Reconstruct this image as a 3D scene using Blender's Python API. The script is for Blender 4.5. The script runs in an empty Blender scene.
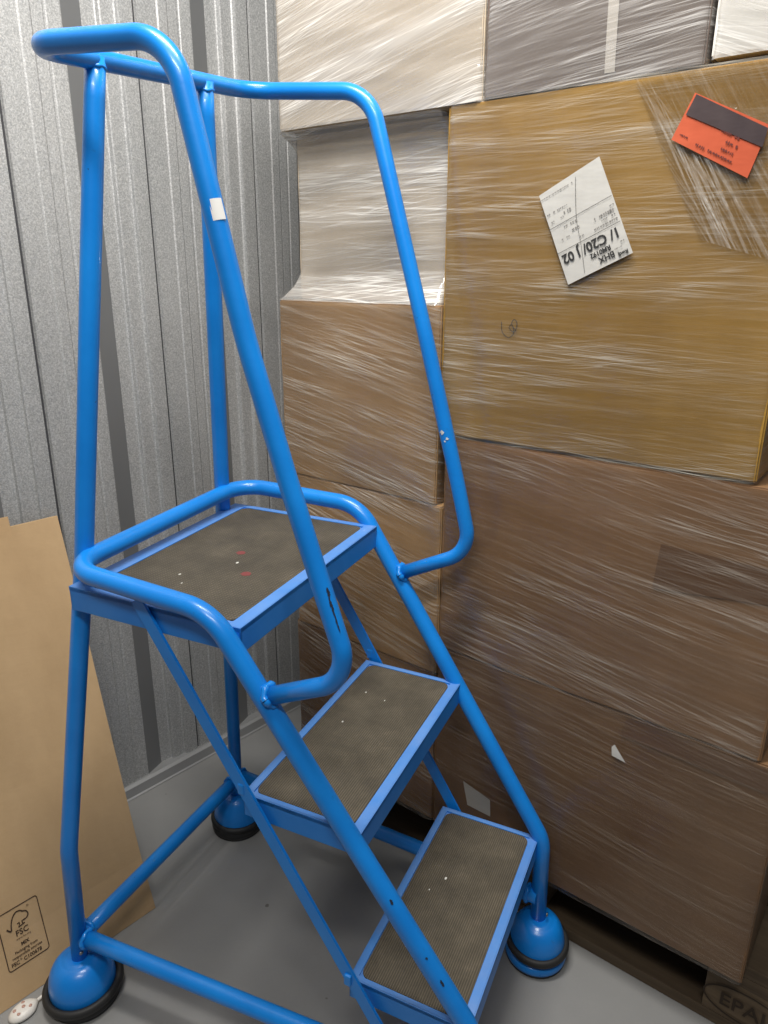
import bpy, bmesh, math, random
from mathutils import Vector, Matrix, noise
random.seed(7)
col = bpy.context.scene.collection
PI = math.pi

# ------------------------------------------------------------------ helpers
def link(name, bm, mat, parent=None, smooth=False):
    me = bpy.data.meshes.new(name)
    bm.normal_update(); bm.to_mesh(me); bm.free()
    if smooth:
        for p in me.polygons: p.use_smooth = True
    o = bpy.data.objects.new(name, me)
    col.objects.link(o)
    if mat is not None: me.materials.append(mat)
    if parent is not None: o.parent = parent
    return o

def tag(o, label=None, cat=None, group=None, kind=None):
    if label: o['label'] = label
    if cat: o['category'] = cat
    if group: o['group'] = group
    if kind: o['kind'] = kind
    return o

def thing(name, label, cat, loc=(0, 0, 0), rz=0.0, group=None):
    o = bpy.data.objects.new(name, None)
    o.empty_display_size = .05
    col.objects.link(o)
    o.location = loc; o.rotation_euler = (0, 0, rz)
    return tag(o, label, cat, group)

def add_box(bm, x0, x1, y0, y1, z0, z1, bev=0.0, f=None):
    r = bmesh.ops.create_cube(bm, size=1.0)
    vs = r['verts']
    for v in vs:
        v.co = Vector(((x0 + x1) / 2 + v.co.x * (x1 - x0), (y0 + y1) / 2 + v.co.y * (y1 - y0), (z0 + z1) / 2 + v.co.z * (z1 - z0)))
    if f:
        for v in vs: v.co = f(v.co)
    if bev > 0:
        es = list({e for v in vs for e in v.link_edges})
        bmesh.ops.bevel(bm, geom=es, offset=bev, segments=2, profile=.6, affect='EDGES')

def box_bm(*a, **k):
    bm = bmesh.new(); add_box(bm, *a, **k); return bm

def fillet(pts, rads, seg=12):
    P = [Vector(p) for p in pts]; out = [P[0]]
    for i in range(1, len(P) - 1):
        r = rads[i] if isinstance(rads, (list, tuple)) else rads
        a = (P[i - 1] - P[i]); b = (P[i + 1] - P[i])
        la, lb = a.length, b.length; a.normalize(); b.normalize()
        ang = a.angle(b)
        if ang > PI - .02 or r <= 0:
            out.append(P[i]); continue
        t = min(r / math.tan(ang / 2), la * .48, lb * .48)
        rr = t * math.tan(ang / 2)
        c = P[i] + (a + b).normalized() * (rr / math.sin(ang / 2))
        s = P[i] + a * t - c; e = P[i] + b * t - c
        tot = s.angle(e)
        for k in range(seg + 1):
            u = k / seg
            d = (s * math.sin((1 - u) * tot) + e * math.sin(u * tot)) / math.sin(tot)
            out.append(c + d)
    out.append(P[-1])
    return out

def add_tube(bm, path, r, n=20, cap=True, rf=None):
    path = [Vector(p) for p in path]
    q = [path[0]]
    for p in path[1:]:
        if (p - q[-1]).length > 1e-5: q.append(p)
    path = q
    t0 = (path[1] - path[0]).normalized()
    up = Vector((0, 0, 1)) if abs(t0.z) < .9 else Vector((1, 0, 0))
    nrm = t0.cross(up).normalized()
    rings = []; pt = t0
    for i, p in enumerate(path):
        if i == 0: t = t0
        elif i == len(path) - 1: t = (path[i] - path[i - 1]).normalized()
        else: t = ((path[i] - path[i - 1]).normalized() + (path[i + 1] - path[i]).normalized()).normalized()
        nrm = (pt.rotation_difference(t)) @ nrm
        nrm = (nrm - t * nrm.dot(t)).normalized()
        bi = t.cross(nrm); pt = t
        rr = rf(i / (len(path) - 1)) if rf else r
        rings.append([bm.verts.new(p + (nrm * math.cos(2 * PI * k / n) + bi * math.sin(2 * PI * k / n)) * rr) for k in range(n)])
    for a, b in zip(rings, rings[1:]):
        for k in range(n):
            f = bm.faces.new((a[k], a[(k + 1) % n], b[(k + 1) % n], b[k])); f.smooth = True
    if cap:
        bm.faces.new(rings[0][::-1]); bm.faces.new(rings[-1])

def tube_bm(path, r, **k):
    bm = bmesh.new(); add_tube(bm, path, r, **k); return bm

def add_lathe(bm, prof, c=(0, 0, 0), n=40, rot=None):
    c = Vector(c); rings = []
    for (r, z) in prof:
        ring = []
        for k in range(n):
            v = Vector((r * math.cos(2 * PI * k / n), r * math.sin(2 * PI * k / n), z))
            if rot: v = rot @ v
            ring.append(bm.verts.new(c + v))
        rings.append(ring)
    for a, b in zip(rings, rings[1:]):
        for k in range(n):
            f = bm.faces.new((a[k], a[(k + 1) % n], b[(k + 1) % n], b[k])); f.smooth = True
    if prof[0][0] > 1e-4: bm.faces.new(rings[0][::-1])
    if prof[-1][0] > 1e-4: bm.faces.new(rings[-1])
    bmesh.ops.remove_doubles(bm, verts=bm.verts, dist=1e-6)

def add_weld(bm, p, axis, R, w=.0045, n=22):
    """small uneven weld bead around a tube joint"""
    p = Vector(p); ax = Vector(axis).normalized()
    up = Vector((0, 0, 1)) if abs(ax.z) < .9 else Vector((1, 0, 0))
    a = ax.cross(up).normalized(); b = ax.cross(a)
    pts = []
    for k in range(n + 1):
        t = 2 * PI * (k % n) / n
        pts.append(p + (a * math.cos(t) + b * math.sin(t)) * R + ax * .001 * math.sin(5 * t))
    add_tube(bm, pts, w, n=8, cap=False, rf=lambda u: w * (1 + .25 * math.sin(u * 40)))

# ------------------------------------------------------------------ materials
def mat(name):
    m = bpy.data.materials.new(name); m.use_nodes = True
    nt = m.node_tree
    return m, nt, nt.nodes['Principled BSDF']

def N(nt, typ, **k):
    n = nt.nodes.new(typ)
    for a, b in k.items(): setattr(n, a, b)
    return n

def mapping(nt, coord='Object', scale=(1, 1, 1), rot=(0, 0, 0)):
    tc = N(nt, 'ShaderNodeTexCoord'); mp = N(nt, 'ShaderNodeMapping')
    mp.inputs['Scale'].default_value = scale; mp.inputs['Rotation'].default_value = rot
    nt.links.new(tc.outputs[coord], mp.inputs['Vector'])
    return mp.outputs['Vector']

def ntex(nt, vec, scale, detail=3, rough=.55, dist=0):
    n = N(nt, 'ShaderNodeTexNoise')
    n.inputs['Scale'].default_value = scale; n.inputs['Detail'].default_value = detail
    n.inputs['Roughness'].default_value = rough; n.inputs['Distortion'].default_value = dist
    nt.links.new(vec, n.inputs['Vector'])
    return n.outputs['Fac']

def ramp(nt, fac, stops):
    r = N(nt, 'ShaderNodeValToRGB')
    el = r.color_ramp.elements
    while len(el) < len(stops): el.new(.5)
    for e, (p, c) in zip(el, stops):
        e.position = p; e.color = (*c, 1) if len(c) == 3 else c
    nt.links.new(fac, r.inputs['Fac'])
    return r.outputs['Color']

def mixc(nt, fac, a, b, mode='MIX'):
    m = N(nt, 'ShaderNodeMix', data_type='RGBA', blend_type=mode)
    for s, v in ((m.inputs[0], fac), (m.inputs[6], a), (m.inputs[7], b)):
        if isinstance(v, (int, float)): s.default_value = v
        elif isinstance(v, tuple): s.default_value = (*v, 1)
        else: nt.links.new(v, s)
    return m.outputs[2]

def math_(nt, op, a, b=0.0, clamp=False):
    m = N(nt, 'ShaderNodeMath', operation=op, use_clamp=clamp)
    for s, v in ((m.inputs[0], a), (m.inputs[1], b)):
        if isinstance(v, (int, float)): s.default_value = v
        else: nt.links.new(v, s)
    return m.outputs[0]

def bump(nt, b, height, strength=.3, dist=.002):
    n = N(nt, 'ShaderNodeBump'); n.inputs['Strength'].default_value = strength; n.inputs['Distance'].default_value = dist
    nt.links.new(height, n.inputs['Height']); nt.links.new(n.outputs['Normal'], b.inputs['Normal'])

def flat(name, c, rough=.6, metal=0.0, spec=.5):
    m, nt, b = mat(name)
    b.inputs['Base Color'].default_value = (*c, 1); b.inputs['Roughness'].default_value = rough
    b.inputs['Metallic'].default_value = metal; b.inputs['Specular IOR Level'].default_value = spec
    return m

def blue_paint(name, tint=1.0):
    m, nt, b = mat(name)
    v = mapping(nt)
    big = ntex(nt, v, 9, 4)
    c = ramp(nt, big, [(.35, (.004 * tint, .205 * tint, .68 * tint)), (.65, (.007 * tint, .25 * tint, .78 * tint))])
    grime = ramp(nt, ntex(nt, v, 55, 6, .7), [(.66, (0, 0, 0)), (.74, (1, 1, 1))])
    c2 = mixc(nt, math_(nt, 'MULTIPLY', grime, .28), c, (.03, .055, .11))
    chips = ramp(nt, ntex(nt, v, 130, 2, .5), [(.775, (0, 0, 0)), (.79, (1, 1, 1))])
    c3 = mixc(nt, math_(nt, 'MULTIPLY', chips, .7), c2, (.02, .025, .05))
    nt.links.new(c3, b.inputs['Base Color'])
    b.inputs['Roughness'].default_value = .34
    b.inputs['Specular IOR Level'].default_value = .45
    b.inputs['Coat Weight'].default_value = .25; b.inputs['Coat Roughness'].default_value = .12
    bump(nt, b, ntex(nt, v, 160, 3), .06, .002)
    return m

def dusty_blue(name):
    m, nt, b = mat(name)
    v = mapping(nt)
    c = ramp(nt, ntex(nt, v, 14, 4), [(.35, (.012, .21, .68)), (.7, (.03, .25, .74))])
    # dust lies on the upward faces
    g = N(nt, 'ShaderNodeNewGeometry'); sx = N(nt, 'ShaderNodeSeparateXYZ'); nt.links.new(g.outputs['Normal'], sx.inputs[0])
    dust = math_(nt, 'MULTIPLY', math_(nt, 'MULTIPLY', sx.outputs['Z'], ntex(nt, v, 22, 5, .65), True), .48)
    c2 = mixc(nt, dust, c, (.36, .40, .50))
    nt.links.new(c2, b.inputs['Base Color'])
    b.inputs['Roughness'].default_value = .42
    return m

def mat_rubber(name, two=False):
    m, nt, b = mat(name)
    v = mapping(nt)
    dirt = ntex(nt, v, 16, 6, .7); fine = ntex(nt, v, 300, 2)
    c = ramp(nt, dirt, [(.3, (.040, .034, .024)), (.55, (.075, .064, .045)), (.78, (.125, .105, .075))])
    def wave(axis, sc):
        w = N(nt, 'ShaderNodeTexWave', wave_type='BANDS', bands_direction=axis)
        w.inputs['Scale'].default_value = sc; w.inputs['Distortion'].default_value = .12; w.inputs['Detail'].default_value = 1
        nt.links.new(v, w.inputs['Vector']); return w.outputs['Fac']
    h = wave('X', 95 if not two else 70)
    if two: h = math_(nt, 'MULTIPLY', h, wave('Y', 70))
    c = mixc(nt, math_(nt, 'MULTIPLY', h, .62), mixc(nt, 1.0, c, (.62, .6, .58), 'MULTIPLY'), mixc(nt, 1.0, c, (2.3, 2.3, 2.25), 'MULTIPLY'))
    c = mixc(nt, math_(nt, 'MULTIPLY', fine, .25), c, (.16, .14, .11))
    nt.links.new(c, b.inputs['Base Color'])
    b.inputs['Roughness'].default_value = .72
    bump(nt, b, h, .6, .0012)
    return m

def cardboard(name, a, bcol, spots=.15, rough=.72, grain=60):
    m, nt, b = mat(name)
    v = mapping(nt, 'Object', (1, 1, .25))
    c = ramp(nt, ntex(nt, v, 7, 5, .6), [(.3, a), (.7, bcol)])
    f = ntex(nt, mapping(nt, 'Object', (grain, grain, grain * 1.0)), 5, 3)
    c = mixc(nt, math_(nt, 'MULTIPLY', f, spots), c, (a[0] * .55, a[1] * .55, a[2] * .55))
    nt.links.new(c, b.inputs['Base Color']); b.inputs['Roughness'].default_value = rough
    b.inputs['Specular IOR Level'].default_value = .3
    bump(nt, b, ntex(nt, mapping(nt, 'Object', (3, 3, 9)), 4, 3), .25, .004)
    return m

def film(name, angle, amount, haze, white=(.80, .77, .72), fine=240, seed=0.0, gloss=.10, spread=.02):
    """clear stretch film: transparent body, glossy sheen, pale stretch lines along the winding direction"""
    m = bpy.data.materials.new(name); m.use_nodes = True
    nt = m.node_tree; nt.nodes.clear()
    out = N(nt, 'ShaderNodeOutputMaterial')
    uv = N(nt, 'ShaderNodeUVMap'); uv.uv_map = 'UVMap'
    warp = N(nt, 'ShaderNodeTexNoise'); warp.inputs['Scale'].default_value = 2.0; warp.inputs['Detail'].default_value = 1
    off = N(nt, 'ShaderNodeVectorMath', operation='ADD'); off.inputs[1].default_value = (seed, seed * 1.7, seed * .3)
    nt.links.new(uv.outputs['UV'], off.inputs[0]); nt.links.new(off.outputs[0], warp.inputs['Vector'])
    sc = N(nt, 'ShaderNodeVectorMath', operation='SCALE'); sc.inputs['Scale'].default_value = spread
    sub = N(nt, 'ShaderNodeVectorMath', operation='SUBTRACT'); sub.inputs[1].default_value = (.5, .5, .5)
    nt.links.new(warp.outputs['Color'], sub.inputs[0]); nt.links.new(sub.outputs[0], sc.inputs[0])
    wv = N(nt, 'ShaderNodeVectorMath', operation='ADD')
    nt.links.new(off.outputs[0], wv.inputs[0]); nt.links.new(sc.outputs[0], wv.inputs[1])
    def streak(ang, along, across, lo, hi, detail=2):
        mr = N(nt, 'ShaderNodeMapping'); mr.inputs['Rotation'].default_value = (0, 0, -ang)
        nt.links.new(wv.outputs[0], mr.inputs['Vector'])
        ms = N(nt, 'ShaderNodeMapping'); ms.inputs['Scale'].default_value = (along, across, 1)
        nt.links.new(mr.outputs[0], ms.inputs['Vector'])
        f = ntex(nt, ms.outputs[0], 1.0, detail, .6)
        mp = N(nt, 'ShaderNodeMapRange'); mp.inputs['From Min'].default_value = lo; mp.inputs['From Max'].default_value = hi
        nt.links.new(f, mp.inputs['Value'])
        return mp.outputs[0], f
    def hair(ang, along, across, width, detail=2):
        _, f = streak(ang, along, across, 0, 1, detail)
        dv = math_(nt, 'ABSOLUTE', math_(nt, 'SUBTRACT', f, .5))
        mp = N(nt, 'ShaderNodeMapRange'); mp.inputs['From Min'].default_value = width; mp.inputs['From Max'].default_value = width * .15
        nt.links.new(dv, mp.inputs['Value'])
        return mp.outputs[0]
    s1, h1 = streak(angle, 2.6, fine, .56, .80)
    s2, h2 = streak(angle + .05, 1.8, fine * .42, .58, .80)
    k1 = hair(angle - .05, 1.7, fine * .55, .030)
    k2 = hair(angle + .11, 2.4, fine * .75, .028)
    k3 = hair(angle + .02, 1.2, fine * .35, .018)
    s4, h4 = streak(angle * .85, .9, 22, .35, .75, 3)
    s5, h5 = streak(angle + .25, 2.5, 9, .38, .66, 3)
    dens = math_(nt, 'MULTIPLY', math_(nt, 'ADD', math_(nt, 'MULTIPLY', s4, .9), .14), math_(nt, 'ADD', math_(nt, 'MULTIPLY', s5, 1.1), .25))
    st = math_(nt, 'ADD', math_(nt, 'MULTIPLY', s1, .55), math_(nt, 'MULTIPLY', s2, .55))
    st = math_(nt, 'ADD', st, math_(nt, 'ADD', math_(nt, 'MULTIPLY', k1, .8), math_(nt, 'ADD', math_(nt, 'MULTIPLY', k2, .55), math_(nt, 'MULTIPLY', k3, .75))))
    st = math_(nt, 'MULTIPLY', math_(nt, 'MULTIPLY', st, dens), amount)
    fac = math_(nt, 'ADD', st, math_(nt, 'MULTIPLY', math_(nt, 'ADD', s4, .5), haze), True)
    hsum = math_(nt, 'ADD', h1, math_(nt, 'MULTIPLY', h2, 1.6))
    bp = N(nt, 'ShaderNodeBump'); bp.inputs['Strength'].default_value = .35; bp.inputs['Distance'].default_value = .0016
    nt.links.new(hsum, bp.inputs['Height'])
    tr = N(nt, 'ShaderNodeBsdfTransparent'); tr.inputs[0].default_value = (.97, .965, .955, 1)
    gl = N(nt, 'ShaderNodeBsdfGlossy'); gl.inputs['Roughness'].default_value = .14
    nt.links.new(bp.outputs[0], gl.inputs['Normal'])
    df = N(nt, 'ShaderNodeBsdfDiffuse'); df.inputs[0].default_value = (*white, 1)
    lw = N(nt, 'ShaderNodeLayerWeight'); lw.inputs['Blend'].default_value = .22
    g = math_(nt, 'ADD', math_(nt, 'MULTIPLY', lw.outputs['Fresnel'], .35), gloss * .5, True)
    m1 = N(nt, 'ShaderNodeMixShader'); m2 = N(nt, 'ShaderNodeMixShader')
    nt.links.new(fac, m1.inputs[0]); nt.links.new(tr.outputs[0], m1.inputs[1]); nt.links.new(df.outputs[0], m1.inputs[2])
    nt.links.new(g, m2.inputs[0]); nt.links.new(m1.outputs[0], m2.inputs[1]); nt.links.new(gl.outputs[0], m2.inputs[2])
    nt.links.new(m2.outputs[0], out.inputs['Surface'])
    return m

def wall_metal(name):
    m, nt, b = mat(name)
    v = mapping(nt)
    sp = ntex(nt, v, 330, 2, .9)
    mid = ntex(nt, mapping(nt, 'Object', (1, 1, .35)), 5, 4, .6)
    c = ramp(nt, sp, [(.34, (.26, .27, .275)), (.5, (.47, .48, .48)), (.66, (.74, .745, .74))])
    c = mixc(nt, .35, c, ramp(nt, mid, [(.3, (.36, .37, .38)), (.7, (.58, .58, .58))]))
    nt.links.new(c, b.inputs['Base Color'])
    b.inputs['Metallic'].default_value = .35; b.inputs['Roughness'].default_value = .5
    bump(nt, b, sp, .4, .0014)
    return m

def concrete(name):
    m, nt, b = mat(name)
    v = mapping(nt)
    c = ramp(nt, ntex(nt, v, 2.2, 5, .6), [(.3, (.25, .253, .253)), (.7, (.325, .325, .318))])
    c = mixc(nt, math_(nt, 'MULTIPLY', ntex(nt, v, 240, 3, .7), .22), c, (.20, .20, .20))
    sp = ramp(nt, ntex(nt, v, 38, 1, .3), [(.80, (0, 0, 0)), (.82, (1, 1, 1))])
    c = mixc(nt, math_(nt, 'MULTIPLY', sp, .7), c, (.07, .06, .05))
    nt.links.new(c, b.inputs['Base Color']); b.inputs['Roughness'].default_value = .42
    bump(nt, b, ntex(nt, v, 120, 4), .08, .002)
    return m

def wood(name, k=1.0):
    m, nt, b = mat(name)
    f = ntex(nt, mapping(nt, 'Object', (2.5, 30, 45)), 1.5, 5, .65)
    c = ramp(nt, f, [(.3, (.19 * k, .125 * k, .07 * k)), (.7, (.36 * k, .255 * k, .15 * k))])
    nt.links.new(c, b.inputs['Base Color']); b.inputs['Roughness'].default_value = .8
    bump(nt, b, f, .3, .002)
    return m

M = dict(
    blue=blue_paint('blue_gloss_paint'), bluedust=dusty_blue('dusty_blue_paint'),
    ribbed=mat_rubber('ribbed_rubber'), pimple=mat_rubber('studded_rubber', True),
    black=flat('black_rubber', (.018, .018, .018), .6), steel=flat('bolt_steel', (.35, .35, .36), .35, 1),
    white=flat('white_label', (.78, .78, .76), .6), chip=flat('bare_chip', (.66, .66, .62), .6),
    scuff=flat('dark_scuff', (.012, .018, .04), .6), red=flat('red_paint_spot', (.19, .04, .04), .7),
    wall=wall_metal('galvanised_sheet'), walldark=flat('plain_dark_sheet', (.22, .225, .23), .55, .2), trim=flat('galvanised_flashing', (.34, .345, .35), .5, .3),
    seam=flat('dark_seam', (.05, .05, .055), .7),  # dark joint line between the wall sheets
    floor=concrete('grey_floor_paint'),
    sheet=cardboard('kraft_sheet', (.43, .290, .155), (.54, .375, .210), .12),
    sheet_edge=cardboard('kraft_sheet_back', (.40, .265, .14), (.48, .325, .175), .12),
    ochre=cardboard('ochre_carton', (.335, .185, .034), (.47, .275, .055), .12, .5),
    brown=cardboard('brown_carton', (.22, .118, .055), (.31, .175, .085), .15, .55),
    tan=cardboard('tan_carton', (.38, .225, .10), (.50, .31, .15), .15, .55),
    dark=cardboard('dark_carton', (.165, .088, .042), (.23, .13, .064), .15, .6),
    pale=cardboard('pale_carton', (.50, .40, .28), (.62, .52, .39), .10, .6),
    grey=cardboard('grey_carton', (.135, .10, .085), (.19, .145, .12), .15, .5),
    foam=flat('white_foam', (.80, .78, .74), .7),
    tape=flat('brown_tape', (.15, .075, .035), .3), cleartape=flat('clear_tape', (.62, .58, .53), .25),
    paper=cardboard('label_paper', (.50, .49, .46), (.66, .65, .62), .12, .5, 20), ink=flat('black_ink', (.025, .025, .025), .7),
    fadeink=flat('faded_ink', (.22, .21, .20), .7),
    orange=cardboard('orange_sticker', (.52, .10, .05), (.66, .15, .075), .15, .3, 16), slate=cardboard('sticker_black_band', (.055, .042, .046), (.11, .085, .085), .2, .3, 20),
    fsc=flat('brown_print', (.05, .028, .015), .8), wood=wood('pallet_wood', .32), woodd=wood('pallet_block_wood', .44),
    plug=flat('white_plastic', (.80, .77, .72), .4), pink=flat('pinkish_spot', (.55, .33, .27), .6),
    burn=flat('branded_mark', (.035, .022, .012), .9),
)

# ------------------------------------------------------------------ camera
H = 1.1647; PITCH = .3186; ROLL = -.0054; F = 724.1
fw = Vector((0, math.cos(PITCH), -math.sin(PITCH))); rt = Vector((1, 0, 0)); dn = fw.cross(rt)
r2 = rt * math.cos(ROLL) + dn * math.sin(ROLL); d2 = dn * math.cos(ROLL) - rt * math.sin(ROLL)
cd = bpy.data.cameras.new('camera'); cam = bpy.data.objects.new('camera', cd); col.objects.link(cam)
cd.sensor_fit = 'HORIZONTAL'; cd.sensor_width = 24; cd.lens = 24 * F / 768; cd.clip_start = .02
R3 = Matrix((r2, -d2, -fw)).transposed()
cam.matrix_world = Matrix.Translation((0, 0, H)) @ R3.to_4x4()
bpy.context.scene.camera = cam

# ------------------------------------------------------------------ setting
WY = .7359                                    # the ribbed wall: X along it, Y out of it into the room
WD = Vector((math.sin(WY), math.cos(WY), 0)); WN = Vector((math.cos(WY), -math.sin(WY), 0))   # WN points into room
WC = 1.3832
def wp(s, d, z):
    return WD * s - WN * (WC - d) + Vector((0, 0, z))

def floor_obj():
    bm = bmesh.new(); n = 2
    vs = [bm.verts.new(p) for p in ((-4, -3, 0), (4, -3, 0), (4, 5, 0), (-4, 5, 0))]
    bm.faces.new(vs)
    return tag(link('floor', bm, M['floor']), kind='structure')
floor_obj()

def wall_obj():
    per = .2630; s0 = .695
    prof = []
    for k in range(-13, 10):
        b = s0 + per * k
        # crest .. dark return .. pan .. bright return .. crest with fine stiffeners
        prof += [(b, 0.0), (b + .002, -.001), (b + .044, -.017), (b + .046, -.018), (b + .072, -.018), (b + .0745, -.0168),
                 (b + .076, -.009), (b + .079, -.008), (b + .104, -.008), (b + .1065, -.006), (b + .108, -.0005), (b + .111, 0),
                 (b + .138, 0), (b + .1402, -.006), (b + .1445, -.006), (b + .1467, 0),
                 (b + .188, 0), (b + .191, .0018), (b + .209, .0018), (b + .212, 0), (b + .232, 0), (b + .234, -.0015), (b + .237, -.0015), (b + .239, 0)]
    bm = bmesh.new()
    rows = [0, .5, 1.0, 1.6, 2.3, 3.2]
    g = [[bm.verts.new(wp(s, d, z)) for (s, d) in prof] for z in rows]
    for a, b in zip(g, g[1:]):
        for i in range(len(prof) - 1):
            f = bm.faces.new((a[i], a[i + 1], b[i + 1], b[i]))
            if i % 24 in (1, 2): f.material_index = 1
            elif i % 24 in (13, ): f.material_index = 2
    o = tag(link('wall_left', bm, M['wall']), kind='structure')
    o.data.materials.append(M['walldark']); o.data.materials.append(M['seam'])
    # base flashing
    bm = bmesh.new()
    sec = [(.002, .026), (.006, .028), (.014, .024), (.018, .004), (.022, .0015), (-.05, .0015), (-.05, .026)]
    A = [bm.verts.new(wp(-2.6, d, z)) for d, z in sec]; B = [bm.verts.new(wp(2.9, d, z)) for d, z in sec]
    for i in range(len(sec)):
        j = (i + 1) % len(sec); bm.faces.new((A[i], A[j], B[j], B[i]))
    bm.faces.new(A[::-1]); bm.faces.new(B)
    tag(link('baseboard_left', bm, M['trim']), kind='structure')
    bm = bmesh.new()
    p = [wp(2.7, .05, 0), wp(2.7, 4.5, 0), wp(2.7, 4.5, 3.2), wp(2.7, .05, 3.2)]
    bm.faces.new([bm.verts.new(v) for v in p])
    tag(link('wall_back', bm, M['wall']), kind='structure')
wall_obj()

# ------------------------------------------------------------------ the blue steps
YAW = .4402
steps = thing('mobile_safety_steps', 'bright blue tubular steel three-tread mobile steps with tall handrail loop, standing on grey floor', 'step ladder', (-.3258, 1.0708, 0), -YAW)
TR = .0130; RR = .0114; HR = .0133
def L(v, u, z): return Vector((v, u, z))

# handrail loop: one bent tube
hr = [L(.292, -.1964, .6724), L(.4172, -.2029, .7315), L(.3740, -.1985, .85), L(.3384, -.1985, .9572), L(.2956, -.1990, 1.0973), L(.2300, -.2030, 1.3775),
      L(.0257, -.1965, 1.3930), L(.0349, .1978, 1.4244), L(.2393, .2020, 1.4076), L(.3352, .1980, 1.0712), L(.395, .1990, .8454), L(.4182, .2029, .7434), L(.2923, .1964, .6843)]
rads = [0, .050, .6, .6, .6, .062, .052, .052, .062, .6, .6, .050, 0]
bm = tube_bm(fillet(hr, rads, 16), RR, n=24)
add_weld(bm, L(.303, -.1966, .678), L(.9, 0, .43), RR + .001)
add_weld(bm, L(.303, .1966, .689), L(.9, 0, .43), RR + .001)
rail = link('handrail', bm, M['blue'], steps)

# guard hoop, stringers and front legs: one bent tube
gh = [L(.573, -.176, .070), L(.573, -.178, .247), L(.2242, -.202, .7742), L(-.016, -.1984, .7869),
      L(-.0172, .1984, .8016), L(.2184, .202, .794), L(.575, .179, .2570), L(.5785, .1850, .070)]
bm = tube_bm(fillet(gh, [0, .07, .075, .052, .052, .075, .07, 0], 16), HR, n=24)
hoop = link('stringer_tube', bm, M['blue'], steps)

# rear posts
def rear_post(s, pts):
    f = fillet(pts, [0] + [.12] * (len(pts) - 2) + [0], 10)
    bm = bmesh.new()
    # slightly crimped at the top where it meets the rail
    add_tube(bm, f, TR, n=24, rf=lambda u: TR * (1 if u > .08 else .93 + .07 * (u / .08)))
    top = Vector(pts[0]); d = (Vector(pts[1]) - top).normalized()
    add_weld(bm, top + d * .0105, d, TR * .88, .0022)
    return link('rear_post', bm, M['blue'], steps)
def dense(a, b, n=14): return [a.lerp(b, k / n) for k in range(n)]
nt_, nb_, nf_ = L(.028, -.0955, 1.404), L(-.0746, -.2199, .3105), L(-.0965, -.2165, .055)
rear_post(-1, dense(nt_, L(-.0299, -.1573, .781)) + dense(L(-.0299, -.1573, .781), nb_) + [nb_, nf_])
ft_, fm_, fb_, ff_ = L(.0345, .0975, 1.417), L(-.0276, .1541, .8044), L(-.0871, .2112, .1781), L(-.0970, .2195, .055)
rear_post(1, dense(ft_, fm_) + dense(fm_, fb_) + [fb_, ff_])

# treads
TILT = .031
def tilt(c): return Vector((c.x, c.y, c.z + TILT * c.y))
def rrect(x0, x1, y0, y1, r, n=5):
    out = []
    for cx, cy, a0 in ((x1 - r, y1 - r, 0), (x0 + r, y1 - r, PI / 2), (x0 + r, y0 + r, PI), (x1 - r, y0 + r, 3 * PI / 2)):
        for k in range(n + 1):
            a = a0 + PI / 2 * k / n; out.append((cx + r * math.cos(a), cy + r * math.sin(a)))
    return out
def prism(bm, outline, z0, z1):
    a = [bm.verts.new(tilt(Vector((x, y, z0)))) for x, y in outline]; b = [bm.verts.new(tilt(Vector((x, y, z1)))) for x, y in outline]
    n = len(a)
    for i in range(n): bm.faces.new((a[i], a[(i + 1) % n], b[(i + 1) % n], b[i]))
    bm.faces.new(a[::-1]); bm.faces.new(b)
def tread(name, vr, vf, w, z, rear, front, side, matl, apron=.034):
    bm = bmesh.new()
    x0, x1, y0, y1 = vr - rear, vf + front, -w - side, w + side
    t = .003
    add_box(bm, x0, x1, y0, y1, z - .005, z - .0015, f=tilt)                         # top plate under the mat
    # rim around the mat
    for (a, b, c, d) in ((x0, vr - .001, y0, y1), (vf + .001, x1, y0, y1), (vr - .001, vf + .001, y0, -w - .001), (vr - .001, vf + .001, w + .001, y1)):
        add_box(bm, a, b, c, d, z - .002, z + .0012, f=tilt)
    for (a, b, c, d) in ((x0, x0 + t, y0, y1), (x1 - t, x1, y0, y1), (x0, x1, y0, y0 + t), (x0, x1, y1 - t, y1)):
        add_box(bm, a, b, c, d, z - apron, z + .0012, bev=.0012, f=tilt)                          # down-turned lips
    fr = link(name, bm, M['bluedust'], steps)
    bm = bmesh.new(); prism(bm, rrect(vr, vf, -w, w, .012), z - .0015, z + .0006)
    mt = link('tread_mat', bm, matl, fr)
    return fr, mt
pf, pm = tread('platform', 0, .2377, .1779, .7592, .028, .020, .012, M['pimple'])
s2, m2 = tread('step', .2526, .4010, .1745, .508, .012, .016, .0095, M['ribbed'])
s1, m1 = tread('step', .4074, .5540, .1695, .2547, .012, .0145, .009, M['ribbed'])
tag(pm, 'dark studded rubber mat with two faded red spots'); 
for (x, y, r) in ((.118, .005, .007), (.170, -.055, .0075)):
    bm = bmesh.new(); prism(bm, [(x + r * (1 + .2 * math.sin(3 * k)) * math.cos(k * PI / 8), y + .9 * r * math.sin(k * PI / 8)) for k in range(16)], .7597, .7602)
    link('red_spot', bm, M['red'], pm)
for k in range(9):
    par, x0, x1, w, z = [(pm, 0, .23, .17, .7597), (m2, .26, .39, .165, .5085), (m1, .415, .54, .16, .2552)][k % 3]
    x = random.uniform(x0 + .02, x1 - .01); y = random.uniform(-w, w) * .8; r = random.uniform(.0009, .0018)
    bm = bmesh.new(); prism(bm, [(x + r * math.cos(i * PI / 4), y + r * 1.6 * math.sin(i * PI / 4)) for i in range(8)], z, z + .0006)
    link('paint_fleck', bm, M['chip'], par)

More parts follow.
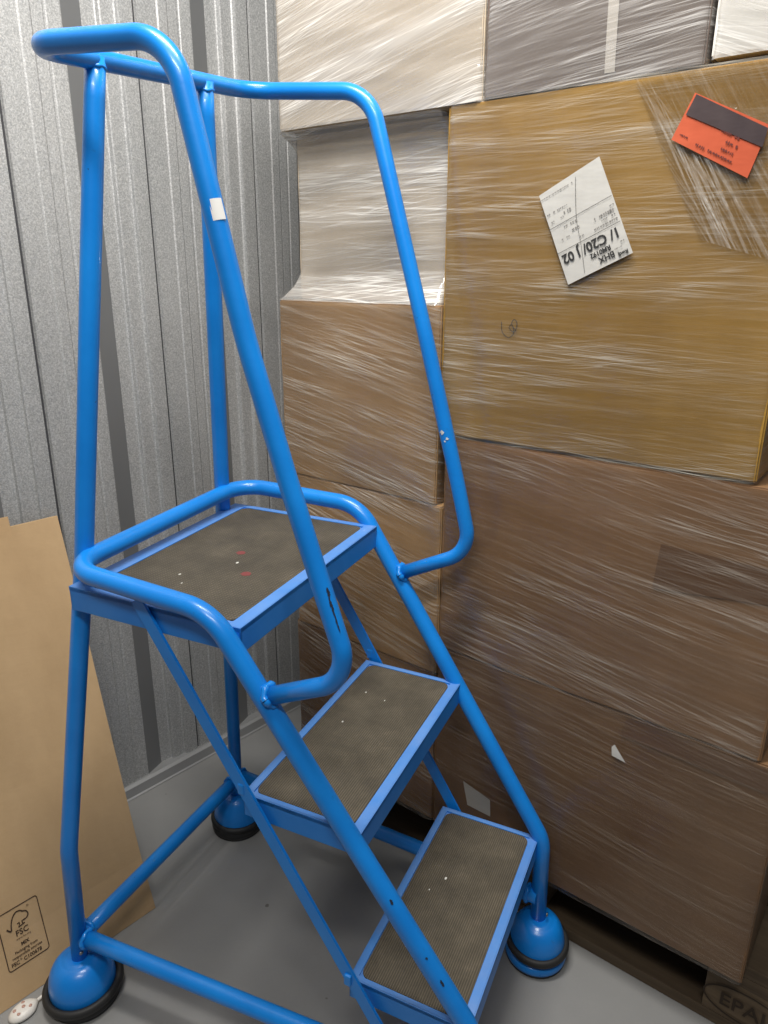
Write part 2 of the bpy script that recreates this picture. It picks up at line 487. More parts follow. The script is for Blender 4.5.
# flat brace bars
def bar(name, a, b, wdt, th, m, parent):
    a, b = Vector(a), Vector(b); t = (b - a).normalized(); y = Vector((0, 1, 0)); y = (y - t * y.dot(t)).normalized(); x = t.cross(y)
    bm = bmesh.new()
    def ring(p): return [bm.verts.new(p + x * i * wdt / 2 + y * j * th / 2) for i, j in ((-1, -1), (1, -1), (1, 1), (-1, 1))]
    A, B = ring(a), ring(b)
    for k in range(4): bm.faces.new((A[k], A[(k + 1) % 4], B[(k + 1) % 4], B[k]))
    bm.faces.new(A[::-1]); bm.faces.new(B)
    bmesh.ops.recalc_face_normals(bm, faces=bm.faces)
    bmesh.ops.bevel(bm, geom=list(bm.edges), offset=.0012, segments=2, affect='EDGES')
    return bm
for s in (-1, 1):
    dz = .0 if s < 0 else .008
    a = L(.098, s * .1935, .762 + dz); b = L(.480, s * .187, .138 + dz)
    bm = bar('brace_bar', a, b, .021, .004, None, None)
    for (v, z) in ((.243, .522), (.399, .268)):        # weld lumps on the tread corners
        add_box(bm, v - .004, v + .007, s * .191 - .0035, s * .191 + .0035, z - .014 + dz, z + .004 + dz, bev=.003)
    link('brace_bar', bm, M['blue'], steps)

# base bars
def base_bar(a, b, r=.0132):
    bm = tube_bm([Vector(a).lerp(Vector(b), k / 6) for k in range(7)], r, n=20)
    d = Vector(b) - Vector(a); d.normalize()
    add_weld(bm, Vector(a) + d * .017, d, r + .001, .0035); add_weld(bm, Vector(b) - d * .017, d, r + .001, .0035)
    return link('base_bar', bm, M['blue'], steps)
base_bar(L(-.0895, -.2140, .122), L(-.092, .2155, .124))
base_bar(L(-.0895, -.2140, .124), L(.572, -.177, .134))
base_bar(L(-.092, .2155, .140), L(.575, .1765, .138))

# domed feet
def foot(v, u, tiltx=0.0, tilty=0.0, cup='blue', k=1.0, zr=.027, kr=0, hs=1.0):
    kr = kr or k
    R = Matrix.Rotation(tiltx, 3, 'X') @ Matrix.Rotation(tilty, 3, 'Y')
    c = Vector((v, u, 0))
    bm = bmesh.new()
    top = .030 + .0585 * hs
    prof = [(.0145, top + .0015), (.020, top + .002), (.0225, top)]
    for i in range(1, 13):
        a = PI / 2 * (1 - i / 12)
        prof.append((.0225 + (.051 * k - .0225) * math.cos(a), .030 + .0585 * hs * math.sin(a)))
    prof += [(.051 * k, .024), (.046 * k, .022), (.0145, .060)]
    add_lathe(bm, prof, c, 48, R)
    ft = link('foot', bm, M['blue'], steps)
    bm = bmesh.new()
    ringp = []
    for i in range(17):
        a = 2 * PI * i / 16; ringp.append((.0525 * kr + .0062 * math.cos(a), zr + .0078 * math.sin(a)))
    add_lathe(bm, ringp, c, 48, R)
    link('rubber_ring', bm, M['black'], ft)
    bm = bmesh.new()
    add_lathe(bm, [(.030, .020), (.0535 * k, .022), (.0560 * k, .0195), (.0565 * k, .010), (.055 * k, .006), (.03, .006)], c, 48)
    link('base_cup', bm, M[cup], ft)
    bm = bmesh.new(); add_lathe(bm, [(.02, .0), (.053 * k, .0), (.0550 * k, .0025), (.055 * k, .0062), (.02, .0062)], c, 48)
    link('floor_grip', bm, M['black'], ft)
    bm = bmesh.new(); add_lathe(bm, [(.0, .0), (.0035, .0), (.004, .0015), (.0025, .003), (0, .003)], (v + .0145, u + -.008, .105), 12, Matrix.Rotation(PI / 2, 3, 'Y'))
    link('bolt', bm, M['steel'], ft)
    return ft
foot(-.0925, -.2180, .03, -.05, 'black', 1.04, .024, 1.12, .86); foot(-.097, .2205, 0, .03, 'black'); foot(.5785, .1860, .07, .04, 'blue', .95, .040); foot(.573, -.176, -.04, .04, 'blue', .95, .034)

# sticker and bare chips on the rails
def patch_on_tube(name, p, axis, face, R, h, arc, m, parent, ragged=0.0):
    p, ax = Vector(p), Vector(axis).normalized(); f = Vector(face); f = (f - ax * f.dot(ax)).normalized(); g = ax.cross(f)
    bm = bmesh.new(); rows = []
    nj = 12
    for i in range(nj + 1):
        t = i / nj - .5
        hw = arc / 2; sh = 0
        if ragged:
            hw *= math.sqrt(max(.02, 1 - 4 * t * t)) * (.75 + ragged * noise.noise(Vector((t * 9, h * 900, arc * 70)))); sh = .25 * arc * noise.noise(Vector((t * 6, 5, h * 800)))
        rows.append([bm.verts.new(p + ax * t * h + (f * math.cos(a) + g * math.sin(a)) * R) for a in [sh + hw * 2 * (k / 8 - .5) for k in range(9)]])
    for a, b in zip(rows, rows[1:]):
        for k in range(8): bm.faces.new((a[k], a[k + 1], b[k + 1], b[k]))
    bmesh.ops.recalc_face_normals(bm, faces=bm.faces)
    return link(name, bm, m, parent)
ax = L(.2306, -.2010, 1.3799) - L(.2956, -.1990, 1.0973)
tocam = Vector((-.55, -.8, -.05))
pp = L(.2306, -.2010, 1.3799).lerp(L(.2956, -.1990, 1.0973), .56)
tag(patch_on_tube('sticker', pp, ax, Vector((.78, -.62, 0)), RR + .0006, .020, 1.15, M['white'], rail), 'small blank white paper sticker')
ax = L(.395, .199, .8454) - L(.3352, .198, 1.0712)
for t, h, arc, off in ((.60, .007, .75, -.4), (.645, .004, .45, .2), (.66, .003, .3, -.2)):
    q = L(.3352, .198, 1.0712).lerp(L(.395, .199, .8454), t)
    patch_on_tube('paint_chip', q, ax, Vector((.1 + off, -1, .1)), RR + .0005, h, arc, M['chip'], rail, .6)
axs = L(.374, -.1985, .85) - L(.4172, -.2029, .7315)
for t, h, arc, off in ((.35, .022, .28, .9), (.52, .03, .2, .9), (.2, .012, .35, 1.1)):
    q = L(.374, -.1985, .85).lerp(L(.408, -.2019, .757), t)
    patch_on_tube('scuff_mark', q, axs, Vector((off, -.6, .0)), RR + .0005, h, arc, M['scuff'], rail, .8)
axs = L(.573, -.178, .247) - L(.2242, -.202, .7742)
for t, h in ((.665, .008), (.86, .010), (.80, .004)):
    q = L(.2242, -.202, .7742).lerp(L(.573, -.178, .247), t)
    patch_on_tube('scuff_mark', q, axs, Vector((.6, -.7, .6)), HR + .0005, h, .30, M['scuff'], hoop, .8)

# ------------------------------------------------------------------ cardboard sheets against the wall
def sheet(name, label, s0, s1, sec, th, m, skew=0.0, seed=0):
    bm = bmesh.new()
    S = [s0 + (s1 - s0) * k / 24 for k in range(25)]
    P = []
    for (d0, z0), (d1, z1) in zip(sec, sec[1:]):
        for k in range(8): P.append((d0 + (d1 - d0) * k / 8, z0 + (z1 - z0) * k / 8))
    P.append(sec[-1])
    base = wp(s1, 0, 0)
    def pt(s, d, z, o):
        wob = .004 * noise.noise(Vector((s * 3 + seed, z * 3, seed))) * min(1, z * 6)
        return wp(s + skew * z, d + wob + o, z) - base
    fr = [[bm.verts.new(pt(s, d, z, th)) for s in S] for d, z in P]
    bk = [[bm.verts.new(pt(s, d, z, 0)) for s in S] for d, z in P]
    nS, nP = len(S), len(P)
    for j in range(nP - 1):
        for i in range(nS - 1):
            bm.faces.new((fr[j][i], fr[j][i + 1], fr[j + 1][i + 1], fr[j + 1][i]))
            bm.faces.new((bk[j][i], bk[j + 1][i], bk[j + 1][i + 1], bk[j][i + 1]))
        bm.faces.new((fr[j][0], fr[j + 1][0], bk[j + 1][0], bk[j][0])); bm.faces.new((fr[j][-1], bk[j][-1], bk[j + 1][-1], fr[j + 1][-1]))
    for i in range(nS - 1):
        bm.faces.new((fr[0][i], bk[0][i], bk[0][i + 1], fr[0][i + 1])); bm.faces.new((fr[-1][i], fr[-1][i + 1], bk[-1][i + 1], bk[-1][i]))
    bmesh.ops.recalc_face_normals(bm, faces=bm.faces)
    o = link(name, bm, m)
    o.location = base
    return tag(o, label, 'cardboard')
front_sec = [(.326, .001), (.280, .088), (.010, .712)]
fs = sheet('cardboard_sheet', 'large flat brown cardboard sheet printed with a black tree emblem, leaning on metal wall', -.75, .512, front_sec, .005, M['sheet'], .072, 1)
bs = sheet('cardboard_sheet', 'second cardboard sheet showing only its corner behind the printed sheet, against metal wall', -.75, .425, [(.300, .001), (.003, .730)], .004, M['sheet_edge'], .07, 4)

def text_bm(bm, body, size, f, bold=0.0, align='LEFT'):
    """letters as flat mesh, placed through f(x, y)"""
    cu = bpy.data.curves.new('lettering', 'FONT'); cu.body = body; cu.size = size; cu.align_x = align; cu.offset = bold; cu.resolution_u = 3
    o = bpy.data.objects.new('lettering', cu); col.objects.link(o)
    dg = bpy.context.evaluated_depsgraph_get(); dg.update()
    me = bpy.data.meshes.new_from_object(o.evaluated_get(dg))
    vs = [bm.verts.new(f(v.co.x, v.co.y)) for v in me.vertices]
    for p in me.polygons:
        try: bm.faces.new([vs[i] for i in p.vertices])
        except ValueError: pass
    bpy.data.objects.remove(o); bpy.data.curves.remove(cu); bpy.data.meshes.remove(me)
def stroke(bm, pts, w, f):
    P = [Vector((p[0], p[1], 0)) for p in pts]
    prev = None
    for i, p in enumerate(P):
        t = (P[min(i + 1, len(P) - 1)] - P[max(i - 1, 0)]).normalized(); n = Vector((-t.y, t.x, 0)) * w / 2
        a, b = bm.verts.new(f((p + n).x, (p + n).y)), bm.verts.new(f((p - n).x, (p - n).y))
        if prev: bm.faces.new((prev[0], prev[1], b, a))
        prev = (a, b)
def catmull(P, n=6, closed=False):
    out = []
    m = len(P)
    for i in range(m if closed else m - 1):
        g = lambda k: Vector((*P[k % m], 0)) if closed else Vector((*P[max(0, min(m - 1, k))], 0))
        p0, p1, p2, p3 = g(i - 1), g(i), g(i + 1), g(i + 2)
        for k in range(n):
            t = k / n
            q = .5 * ((2 * p1) + (p2 - p0) * t + (2 * p0 - 5 * p1 + 4 * p2 - p3) * t * t + (3 * p1 - p0 - 3 * p2 + p3) * t ** 3)
            out.append((q.x, q.y))
    if not closed: out.append(P[-1])
    else: out.append(out[0])
    return out

# emblem printed on the front sheet: panel x 0..0.072, y 0..0.105 on the sheet's own plane
base = wp(.512, 0, 0)
def on_sheet(x, y):
    # x along wall from the emblem's left edge, y up the slope from its bottom edge
    d0, z0 = front_sec[0]; d1, z1 = front_sec[1]; d2, z2 = front_sec[2]
    l1 = math.hypot(d1 - d0, z1 - z0); l2 = math.hypot(d2 - d1, z2 - z1)
    x *= .86; y *= .86
    t = y + EY
    if t < l1: d, z = d0 + (d1 - d0) * t / l1, z0 + (z1 - z0) * t / l1
    else: d, z = d1 + (d2 - d1) * (t - l1) / l2, z1 + (z2 - z1) * (t - l1) / l2
    s = x + EX
    wob = .004 * noise.noise(Vector(((s) * 3 + 1, z * 3, 1))) * min(1, z * 6)
    return wp(s + .072 * z, d + .005 + .0014 + wob, z) - base
EX, EY = .253, .050
bm = bmesh.new()
W_, H_ = .078, .108
stroke(bm, rrect(0, W_, 0, H_, .005) + [rrect(0, W_, 0, H_, .005)[0]], .0017, on_sheet)
# tick-tree: tick stroke rising into the crown, then the trunk
tree = [(.016, .074), (.021, .069), (.023, .078), (.027, .090), (.033, .097), (.040, .099), (.046, .096), (.048, .092), (.053, .090), (.055, .084), (.052, .079), (.046, .077), (.043, .077), (.0435, .073), (.049, .071), (.033, .070), (.038, .073), (.0375, .077), (.031, .077)]
stroke(bm, [(.013, .076), (.018, .070), (.021, .069)], .0028, on_sheet)
stroke(bm, catmull([(.021, .069), (.0225, .080), (.027, .091), (.034, .098), (.042, .098), (.047, .094), (.053, .091), (.056, .084), (.052, .078), (.045, .077)], 5), .0024, on_sheet)
stroke(bm, [(.045, .077), (.0425, .077), (.043, .072), (.047, .071), (.034, .069), (.037, .073), (.0375, .077), (.033, .076)], .0022, on_sheet)
text_bm(bm, 'FSC', .0155, lambda x, y: on_sheet(x + W_ / 2, y + .054), .0002, 'CENTER')
text_bm(bm, '\u00ae', .006, lambda x, y: on_sheet(x + .056, y + .097), 0)
text_bm(bm, 'www.fsc.org', .0055, lambda x, y: on_sheet(x + W_ / 2, y + .047), 0, 'CENTER')
text_bm(bm, 'MIX', .0088, lambda x, y: on_sheet(x + W_ / 2, y + .034), .0003, 'CENTER')
text_bm(bm, 'Packaging from', .0072, lambda x, y: on_sheet(x + W_ / 2, y + .0245), .0001, 'CENTER')
text_bm(bm, 'responsible sources', .0072, lambda x, y: on_sheet(x + W_ / 2, y + .0165), .0001, 'CENTER')
text_bm(bm, 'FSC', .0095, lambda x, y: on_sheet(x + .006, y + .0055), .0002)
text_bm(bm, '\u00ae', .0050, lambda x, y: on_sheet(x + .0232, y + .0100), 0)
text_bm(bm, 'C100678', .0095, lambda x, y: on_sheet(x + .0295, y + .0055), .0002)
tag(link('printed_emblem', bm, M['fsc'], fs), 'black framed print with tick-shaped tree and lettering')

# ------------------------------------------------------------------ white cord end on the floor
pc = Vector((-.590, .876, 0)); pdir = Vector((.62, .78, 0)).normalized()
plug = thing('cord_end', 'small white oval cord end with pinkish spots lying on floor beside the near foot', 'plug', pc, math.atan2(pdir.y, pdir.x))
bm = bmesh.new()
prof = [(0, .002), (.012, .002), (.0165, .006), (.0165, .010), (.013, .0145), (.007, .0162), (0, .0165)]
add_lathe(bm, prof, (0, 0, -.002), 32)
for v in bm.verts:
    v.co.x *= 1.45
    if v.co.x > .012: v.co.y *= max(.42, 1 - (v.co.x - .012) * 32)
link('oval_head', bm, M['plug'], plug)
for (x, y) in ((-.012, .004), (-.010, -.006), (.001, 0), (.004, .008), (.009, -.006)):
    bm = bmesh.new(); add_lathe(bm, [(.0029, .0), (.0029, .0006), (0, .0008)], (x, y, .0146 - abs(x) * .06 - abs(y) * .1), 12)
    link('pink_spot', bm, M['pink'], plug)
cp = [(.021, 0, .006), (.034, .001, .006), (.05, .003, .004), (.07, .012, .003), (.085, .03, .003), (.12, .07, .003), (.10, .12, .003)]
link('cord', tube_bm(fillet(cp, .02, 6), .0027, n=10), M['plug'], plug)

# ------------------------------------------------------------------ pallet and wrapped load
PY = .6566
def pw(s, c): return Vector((math.cos(PY) * s + math.sin(PY) * c, -math.sin(PY) * s + math.cos(PY) * c, 0))

PC = 1.018
pal = thing('wooden_pallet', 'dark wooden pallet on the floor carrying the wrapped cartons, branded on its corner block', 'pallet', pw(-.48, PC), -PY)
pw0, pw1, pdp = -.50, .505, .80
for k in range(3):
    y0 = [0, (pdp - .1) / 2, pdp - .1][k]
    link('bottom_board', box_bm(pw0, pw1, y0, y0 + .1, 0, .022, bev=.002), M['wood'], pal)
    for j in range(3):
        x0 = [pw0, -.0725, pw1 - .145][j]
        link('block', box_bm(x0, x0 + .145, y0 + .001, y0 + .099, .0222, .1, bev=.002), M['woodd'], pal)
for j in range(3):
    x0 = [pw0, -.0725, pw1 - .145][j]
    link('cross_board', box_bm(x0, x0 + .145, 0, pdp, .1002, .122, bev=.002), M['wood'], pal)
for k in range(5):
    y0 = k * (pdp - .12) / 4
    link('deck_board', box_bm(pw0, pw1, y0, y0 + .12, .1222, .144, bev=.002), M['wood'], pal)
# oval brand on the corner block
bm = bmesh.new()
fo = lambda x, y: Vector((.505 - .083 + x, -.0012, .061 + y))
ov = [(.062 * math.cos(k * PI / 20), .030 * math.sin(k * PI / 20)) for k in range(41)]
stroke(bm, ov, .003, fo)
text_bm(bm, 'EPAL', .036, lambda x, y: fo(x, y - .0125), .0004, 'CENTER')
tag(link('burnt_mark', bm, M['burn'], pal), 'oval mark reading EPAL')

FD = .40          # depth of a carton
def carton(name, label, s0, s1, z0, z1, c, m, filmmat, depth=FD, film_kw=None, bulge=.004, group=None, film_d=.0035):
    mid = (s0 + s1) / 2
    o = thing(name, label, 'box', pw(mid, c) + Vector((0, 0, z0)), -PY, group)
    w = (s1 - s0) / 2; h = z1 - z0
    bm = bmesh.new(); add_box(bm, -w, w, 0, depth, 0, h)
    bmesh.ops.subdivide_edges(bm, edges=list(bm.edges), cuts=7, use_grid_fill=True)
    for v in bm.verts:
        if abs(v.co.y) < 1e-5:
            fx = 1 - (v.co.x / w) ** 2; fz = 1 - (2 * v.co.z / h - 1) ** 2
            v.co.y -= bulge * fx * fz + .0015 * noise.noise(v.co * 9 + Vector((s0 * 7, 0, z0 * 5)))
    es = [e for e in bm.edges if e.is_manifold and e.calc_face_angle(0) > .8]
    bmesh.ops.bevel(bm, geom=es, offset=.0022, segments=2, affect='EDGES')
    link('carton', bm, m, o)
    kw = dict(off=0, zlo=-.002, zhi=h + .002, flare=None); kw.update(film_kw or {})
    # stretch film drawn round the front and both sides
    bm = bmesh.new(); uvl = bm.loops.layers.uv.new('UVMap')
    D = film_d; r = .012; DS = .0008
    path = [(-w - DS, depth * .9), (-w - DS, depth * .5), (-w - DS, .06), (-w - DS, r)]
    for k in range(1, 6):
        a = PI + PI / 2 * k / 6; path.append((-w - DS + r + r * math.cos(a), r - D + r * math.sin(a)))
    nn = max(8, int(2 * w / .02))
    for k in range(nn + 1): path.append((-w - DS + r + (2 * w + 2 * DS - 2 * r) * k / nn, -D))
    for k in range(1, 6):
        a = -PI / 2 + PI / 2 * k / 6; path.append((w + DS - r + r * math.cos(a), r - D + r * math.sin(a)))
    path += [(w + DS, r), (w + DS, .06), (w + DS, depth * .5), (w + DS, depth * .9)]
    L_ = [0]
    for a, b in zip(path, path[1:]): L_.append(L_[-1] + math.hypot(b[0] - a[0], b[1] - a[1]))
    zlo, zhi = kw['zlo'], kw['zhi']; nz = max(6, int((zhi - zlo) / .006))
    rows = []
    for j in range(nz + 1):
        z = zlo + (zhi - zlo) * j / nz; row = []
        for (x, y), l in zip(path, L_):
            p = Vector((x, y, z))
            n_ = noise.noise(Vector((l * 3.5 + s0 * 3, z * 55 + l * 8 + z0 * 9, 2.3))) * .0011 + noise.noise(Vector((l * 6, z * 14, 7 + s0))) * .0016
            if y <= r + .001: p.y -= max(n_ + bulge * max(0, 1 - (x / w) ** 2) * max(0, 1 - (2 * min(max(z / h, 0), 1) - 1) ** 2), -.0012)
            if kw['flare']: p = kw['flare'](p, z, h, w)
            row.append((bm.verts.new(p), l, z))
        rows.append(row)
    for a, b in zip(rows, rows[1:]):
        for i in range(len(path) - 1):
            f = bm.faces.new((a[i][0], a[i + 1][0], b[i + 1][0], b[i][0])); f.smooth = True
            for lp, q in zip(f.loops, (a[i], a[i + 1], b[i + 1], b[i])): lp[uvl].uv = (q[1] + s0, q[2] + z0)
    fo = link('stretch_film', bm, filmmat, o, True)
    tag(fo, 'clear plastic stretch film with pale stretch lines')
    return o

F_low = film('film_lower', -.14, .62, .035, (.62, .56, .49), 210, 1.0, .10)
F_low2 = film('film_bottom', -.10, .40, .03, (.50, .42, .34), 210, 3.0, .08)
F_och = film('film_ochre', -.01, .85, .045, (.75, .70, .60), 270, 5.0, .2)
F_left = film('film_left', -.20, .85, .06, (.74, .67, .57), 200, 8.0, .10)
F_left2 = film('film_left_low', -.24, .75, .04, (.66, .58, .48), 200, 11.0, .10)
F_mid = film('film_recess', .0, 1.15, .32, (.82, .80, .76), 170, 14.0, .2, .03)
F_top = film('film_top', .20, .95, .36, (.80, .765, .715), 200, 17.0, .2, .03)
F_grey = film('film_grey', .10, .75, .14, (.78, .76, .74), 200, 21.0, .12)
F_foam = film('film_foam', -.35, .8, .30, (.86, .85, .82), 150, 25.0, .25)

g_load = None
C0 = .978
low1 = carton('cardboard_box', 'wide brown wrapped carton lowest on the pallet, beside the bottom tread and far foot', -.630, -.068, .146, .5285, C0, M['dark'], F_low2)
low2 = carton('cardboard_box', 'wide brown wrapped carton directly under the tall ochre carton', -.629, -.100, .530, .912, C0, M['brown'], F_low)
och = carton('cardboard_box', 'tall ochre wrapped carton bearing the white shipping label and the orange sticker', -.642, -.165, .916, 1.392, C0 + .002, M['ochre'], F_och, bulge=.006)
l1 = carton('cardboard_box', 'lowest wrapped carton of the left column, seen between the treads near the floor', -.985, -.632, .146, .4712, C0 + .002, M['brown'], F_left2)
l2 = carton('cardboard_box', 'wrapped carton of the left column just above the lowest one, behind the middle step', -.978, -.631, .472, .7905, C0, M['tan'], F_left2)
l3 = carton('cardboard_box', 'tan wrapped carton of left column just under the recessed pale carton', -1.000, -.644, .792, 1.117, C0, M['tan'], F_left)
def flare(p, z, h, w):
    q = Vector(p)
    t = max(0, 1 - z / .055) ** 2 + max(0, 1 - (h - z) / .035) ** 2
    q.y -= .030 * t
    if p.x < -w + .03: q.x -= .026 * max(0, 1 - z / .055) ** 2 + .010 * max(0, 1 - (h - z) / .035) ** 2
    return q
l4 = carton('cardboard_box', 'pale recessed carton under dense white film in the left column, beside ochre carton', -.978, -.654, 1.119, 1.388, C0 + .035, M['pale'], F_mid, film_kw=dict(flare=flare), depth=.36)
l5 = carton('cardboard_box', 'topmost carton of the left column, thickly wrapped in whitish film', -.985, -.5885, 1.3945, 1.74, C0 + .002, M['pale'], F_top)
gr = carton('cardboard_box', 'dark grey-brown carton on top of the ochre carton with a vertical clear tape strip', -.586, -.293, 1.3945, 1.640, C0 + .003, M['grey'], F_grey)
wh = carton('foam_block', 'white film-wrapped block at the right of dark grey carton, on top of ochre carton', -.288, -.06, 1.402, 1.74, C0 + .008, M['foam'], F_foam)
# tapes, labels, marks -------------------------------------------------------
def on_box(o, s, z, d=.0):
    """point on the front plane of a carton in its own frame from load coordinates"""
    mid = PLACE[o.name][0]; z0 = PLACE[o.name][1]
    w, h, bu = PLACE[o.name][2:]
    fx = max(0, 1 - ((s - mid) / w) ** 2); fz = max(0, 1 - (2 * (z - z0) / h - 1) ** 2)
    return Vector((s - mid, -d - bu * fx * fz, z - z0))
PLACE = {}
for o, s0, s1, z0, z1, bu in ((low1, -.630, -.068, .146, .5285, .004), (low2, -.629, -.100, .530, .912, .004), (och, -.642, -.165, .916, 1.392, .006), (gr, -.586, -.293, 1.3945, 1.640, .004)):
    PLACE[o.name] = ((s0 + s1) / 2, z0, (s1 - s0) / 2, z1 - z0, bu)
def patch(name, o, corners, d, m, n=8, label=None):
    """slightly rippled quad (tl, tr, br, bl) lying d in front of the carton"""
    bm = bmesh.new(); tl, tr, br, bl = [Vector((*c, 0)) for c in corners]
    g = []
    for j in range(n + 1):
        row = []
        for i in range(n + 1):
            p = (tl.lerp(tr, i / n)).lerp(bl.lerp(br, i / n), j / n)
            row.append(bm.verts.new(on_box(o, p.x, p.y, d + .0007 * noise.noise(Vector((p.x * 40, p.y * 40, 3))))))
        g.append(row)
    for j in range(n):
        for i in range(n): bm.faces.new((g[j][i], g[j + 1][i], g[j + 1][i + 1], g[j][i + 1]))
    q = link(name, bm, m, o, True)
    if label: tag(q, label)
    return q
patch('packing_tape', low2, [(-.268, .812), (-.108, .808), (-.108, .762), (-.272, .745)], .0016, M['tape'], label='dark brown tape strip')
patch('packing_tape', low1, [(-.283, .5255), (-.074, .522), (-.074, .488), (-.292, .492)], .0016, M['tape'], label='dark brown tape strip')
patch('clear_tape', gr, [(-.416, 1.600), (-.402, 1.600), (-.399, 1.402), (-.412, 1.402)], .0016, M['cleartape'])
patch('torn_paper', low1, [(-.300, .470), (-.296, .476), (-.276, .452), (-.298, .4555)], .0062, M['paper'], n=3)
patch('torn_paper', low1, [(-.563, .274), (-.505, .262), (-.503, .226), (-.552, .226)], .0018, M['paper'], n=3)
DL = .0072
wl = patch('shipping_label', och, [(-.485, 1.265), (-.405, 1.307), (-.348, 1.191), (-.432, 1.151)], DL, M['paper'], label='white printed label stuck upside down')
# label's own frame: text starts at the picture's lower right corner and runs to the left
o0 = Vector((-.348, 1.191)); ex = (Vector((-.432, 1.151)) - o0); ey = (Vector((-.405, 1.307)) - o0)
LW, LH = ex.length, ey.length; ex.normalize(); ey.normalize()
def on_label(x, y):          # x from the start of a line, y up from the label's own bottom... 0 = its top edge, negative below
    p = o0 + ex * x - ey * y
    return on_box(och, p.x, p.y, DL + .0012)
bm = bmesh.new()
text_bm(bm, 'Rwdj', .0065, lambda x, y: on_label(x + .004, y - .0075), .0003)
text_bm(bm, 'BHX', .011, lambda x, y: on_label(x + .021, y - .0135), .0003)
text_bm(bm, 'RM0192', .0085, lambda x, y: on_label(x + .023, y - .0225), .0003)
text_bm(bm, '1/ C20/ J 02', .0175, lambda x, y: on_label(x * .97 + .006, y - .0385), .0005)
for yy, wd in ((-.0435, .0006), (-.0775, .0006)):
    stroke(bm, [(.001, yy), (LW - .001, yy)], wd, on_label)
stroke(bm, catmull([(.066, -.004), (.058, -.04), (.052, -.075), (.036, -.122)], 8), .0005, on_label)
link('printed_text', bm, M['ink'], wl)
bm = bmesh.new()
def dashes(bm, f, x0, x1, y, h, dens=.8):
    x = x0
    while x < x1:
        w = random.uniform(.0012, .0034)
        if random.random() < dens:
            stroke(bm, [(x, y + random.uniform(-.0002, .0002)), (x + w, y)], h * random.uniform(.5, 1), f)
            if random.random() < .6: stroke(bm, [(x + w * .5, y - h * .7), (x + w * .5, y + h * .7)], .0006, f)
        x += w + random.uniform(.0004, .0012)
for (a, b_, y, h) in ((.003, .034, -.049, .002), (.05, .056, -.050, .0016), (.004, .022, -.055, .0016), (.004, .030, -.061, .0028), (.048, .062, -.063, .002),
                      (.002, .008, -.067, .0012), (.052, .072, -.072, .0015), (.068, .082, -.058, .0012), (.06, .084, -.085, .0014), (.055, .066, -.089, .003), (.058, .088, -.096, .0016), (.038, .090, -.118, .0012), (.004, .016, -.020, .0014), (.006, .02, -.014, .001)):
    dashes(bm, on_label, a, b_, y, h)
link('printed_text', bm, M['fadeink'], wl)
# orange sticker
rs = patch('orange_sticker', och, [(-.2965, 1.3655), (-.211, 1.323), (-.226, 1.270), (-.317, 1.318)], DL, M['orange'], label='orange sticker with dark band, stuck upside down')
patch('dark_band', och, [(-.2945, 1.3635), (-.212, 1.320), (-.215, 1.301), (-.3035, 1.343)], DL + .0011, M['slate']).parent = rs.parent
o1 = Vector((-.226, 1.270)); fx = (Vector((-.317, 1.318)) - o1); fy = (Vector((-.211, 1.323)) - o1); fx.normalize(); fy.normalize()
def on_red(x, y):
    p = o1 + fx * x - fy * y; return on_box(och, p.x, p.y, DL + .0012)
bm = bmesh.new()
for (a, b_, y, h) in ((.024, .072, -.007, .0024), (.026, .042, -.0145, .0026), (.024, .038, -.0225, .0032), (.026, .052, -.031, .0024), (.084, .096, -.009, .0016)):
    dashes(bm, on_red, a, b_, y, h, .95)
link('printed_text', bm, flat('dark_red_ink', (.12, .02, .015), .7), rs)
bm = bmesh.new(); stroke(bm, [(.079, -.0335), (.087, -.0335)], .007, on_red); link('dark_square', bm, M['slate'], rs)
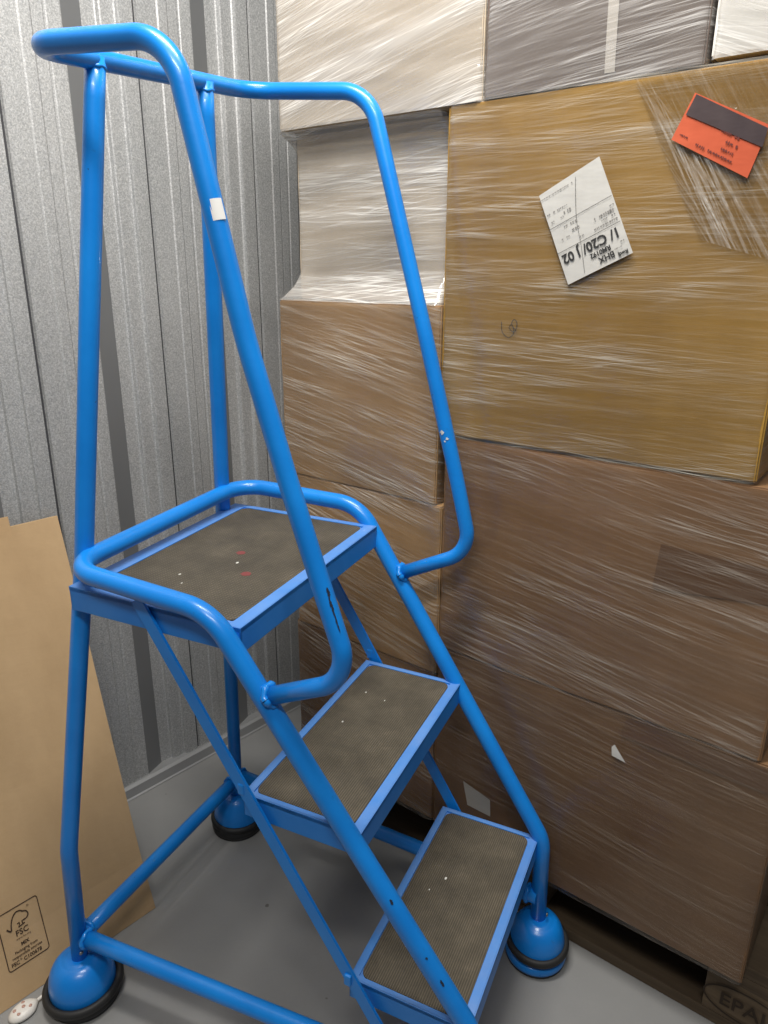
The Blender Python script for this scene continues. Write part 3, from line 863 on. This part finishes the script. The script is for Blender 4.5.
# loose crumpled film at the upper right of the ochre carton
F_loose = film('film_loose', -1.0, .34, .0, (.88, .86, .82), 150, 31.0, .10)
bm = bmesh.new(); uvl = bm.loops.layers.uv.new('UVMap')
tl, tr, br, bl = [Vector((*c, 0)) for c in ((-.372, 1.390), (-.168, 1.390), (-.168, 1.175), (-.270, 1.205))]
g = []
for j in range(61):
    row = []
    for i in range(61):
        p = (tl.lerp(tr, i / 60)).lerp(bl.lerp(br, i / 60), j / 60)
        q = Vector((p.x * 26 + p.y * 17, (p.y - p.x * .6) * 70, 4))
        amp = .0026 * (1 - abs(noise.noise(q)) * 2.4) * min(1, 4 * min(i, 60 - i, j, 60 - j) / 60)
        row.append((bm.verts.new(on_box(och, p.x, p.y, .0040 + max(0, amp))), p))
    g.append(row)
for j in range(60):
    for i in range(60):
        qs = (g[j][i], g[j + 1][i], g[j + 1][i + 1], g[j][i + 1])
        f = bm.faces.new([q[0] for q in qs]); f.smooth = True
        for lp, q in zip(f.loops, qs): lp[uvl].uv = (q[1].x, q[1].y)
tag(link('stretch_film', bm, F_loose, och), 'loose crumpled tail of clear film')
# pen scribble
bm = bmesh.new()
fs_ = lambda x, y: on_box(och, -.535 + x, 1.098 + y, .0016)
stroke(bm, catmull([(0, 0), (.002, -.014), (.012, -.022), (.021, -.016), (.018, -.004), (.013, -.008), (.022, -.014), (.026, -.002), (.021, .004), (.017, -.003), (.025, -.012)], 6), .0011, fs_)
link('pen_mark', bm, M['ink'], och)

# ------------------------------------------------------------------ light
sc = bpy.context.scene
w = bpy.data.worlds.new('world'); sc.world = w; w.use_nodes = True
w.node_tree.nodes['Background'].inputs[0].default_value = (.85, .92, 1.0, 1); w.node_tree.nodes['Background'].inputs[1].default_value = .10
def area(name, loc, target, sx, sy, power, colr=(1, .96, .90)):
    l = bpy.data.lights.new(name, 'AREA'); l.shape = 'RECTANGLE'; l.size = sx; l.size_y = sy; l.energy = power; l.color = colr
    o = bpy.data.objects.new(name, l); col.objects.link(o); o.location = loc
    o.rotation_euler = (Vector(target) - Vector(loc)).to_track_quat('-Z', 'Y').to_euler()
    return o
area('strip_light', (-.12, .70, 2.35), (-.12, .95, .5), .8, .14, 31)
area('strip_light', (-.15, -.40, 2.50), (.0, 1.0, .6), .8, .14, 21)

sc.view_settings.view_transform = 'Standard'
sc.view_settings.look = 'None'
sc.cycles.use_denoising = True
sc.cycles.max_bounces = 10
sc.cycles.transparent_max_bounces = 16
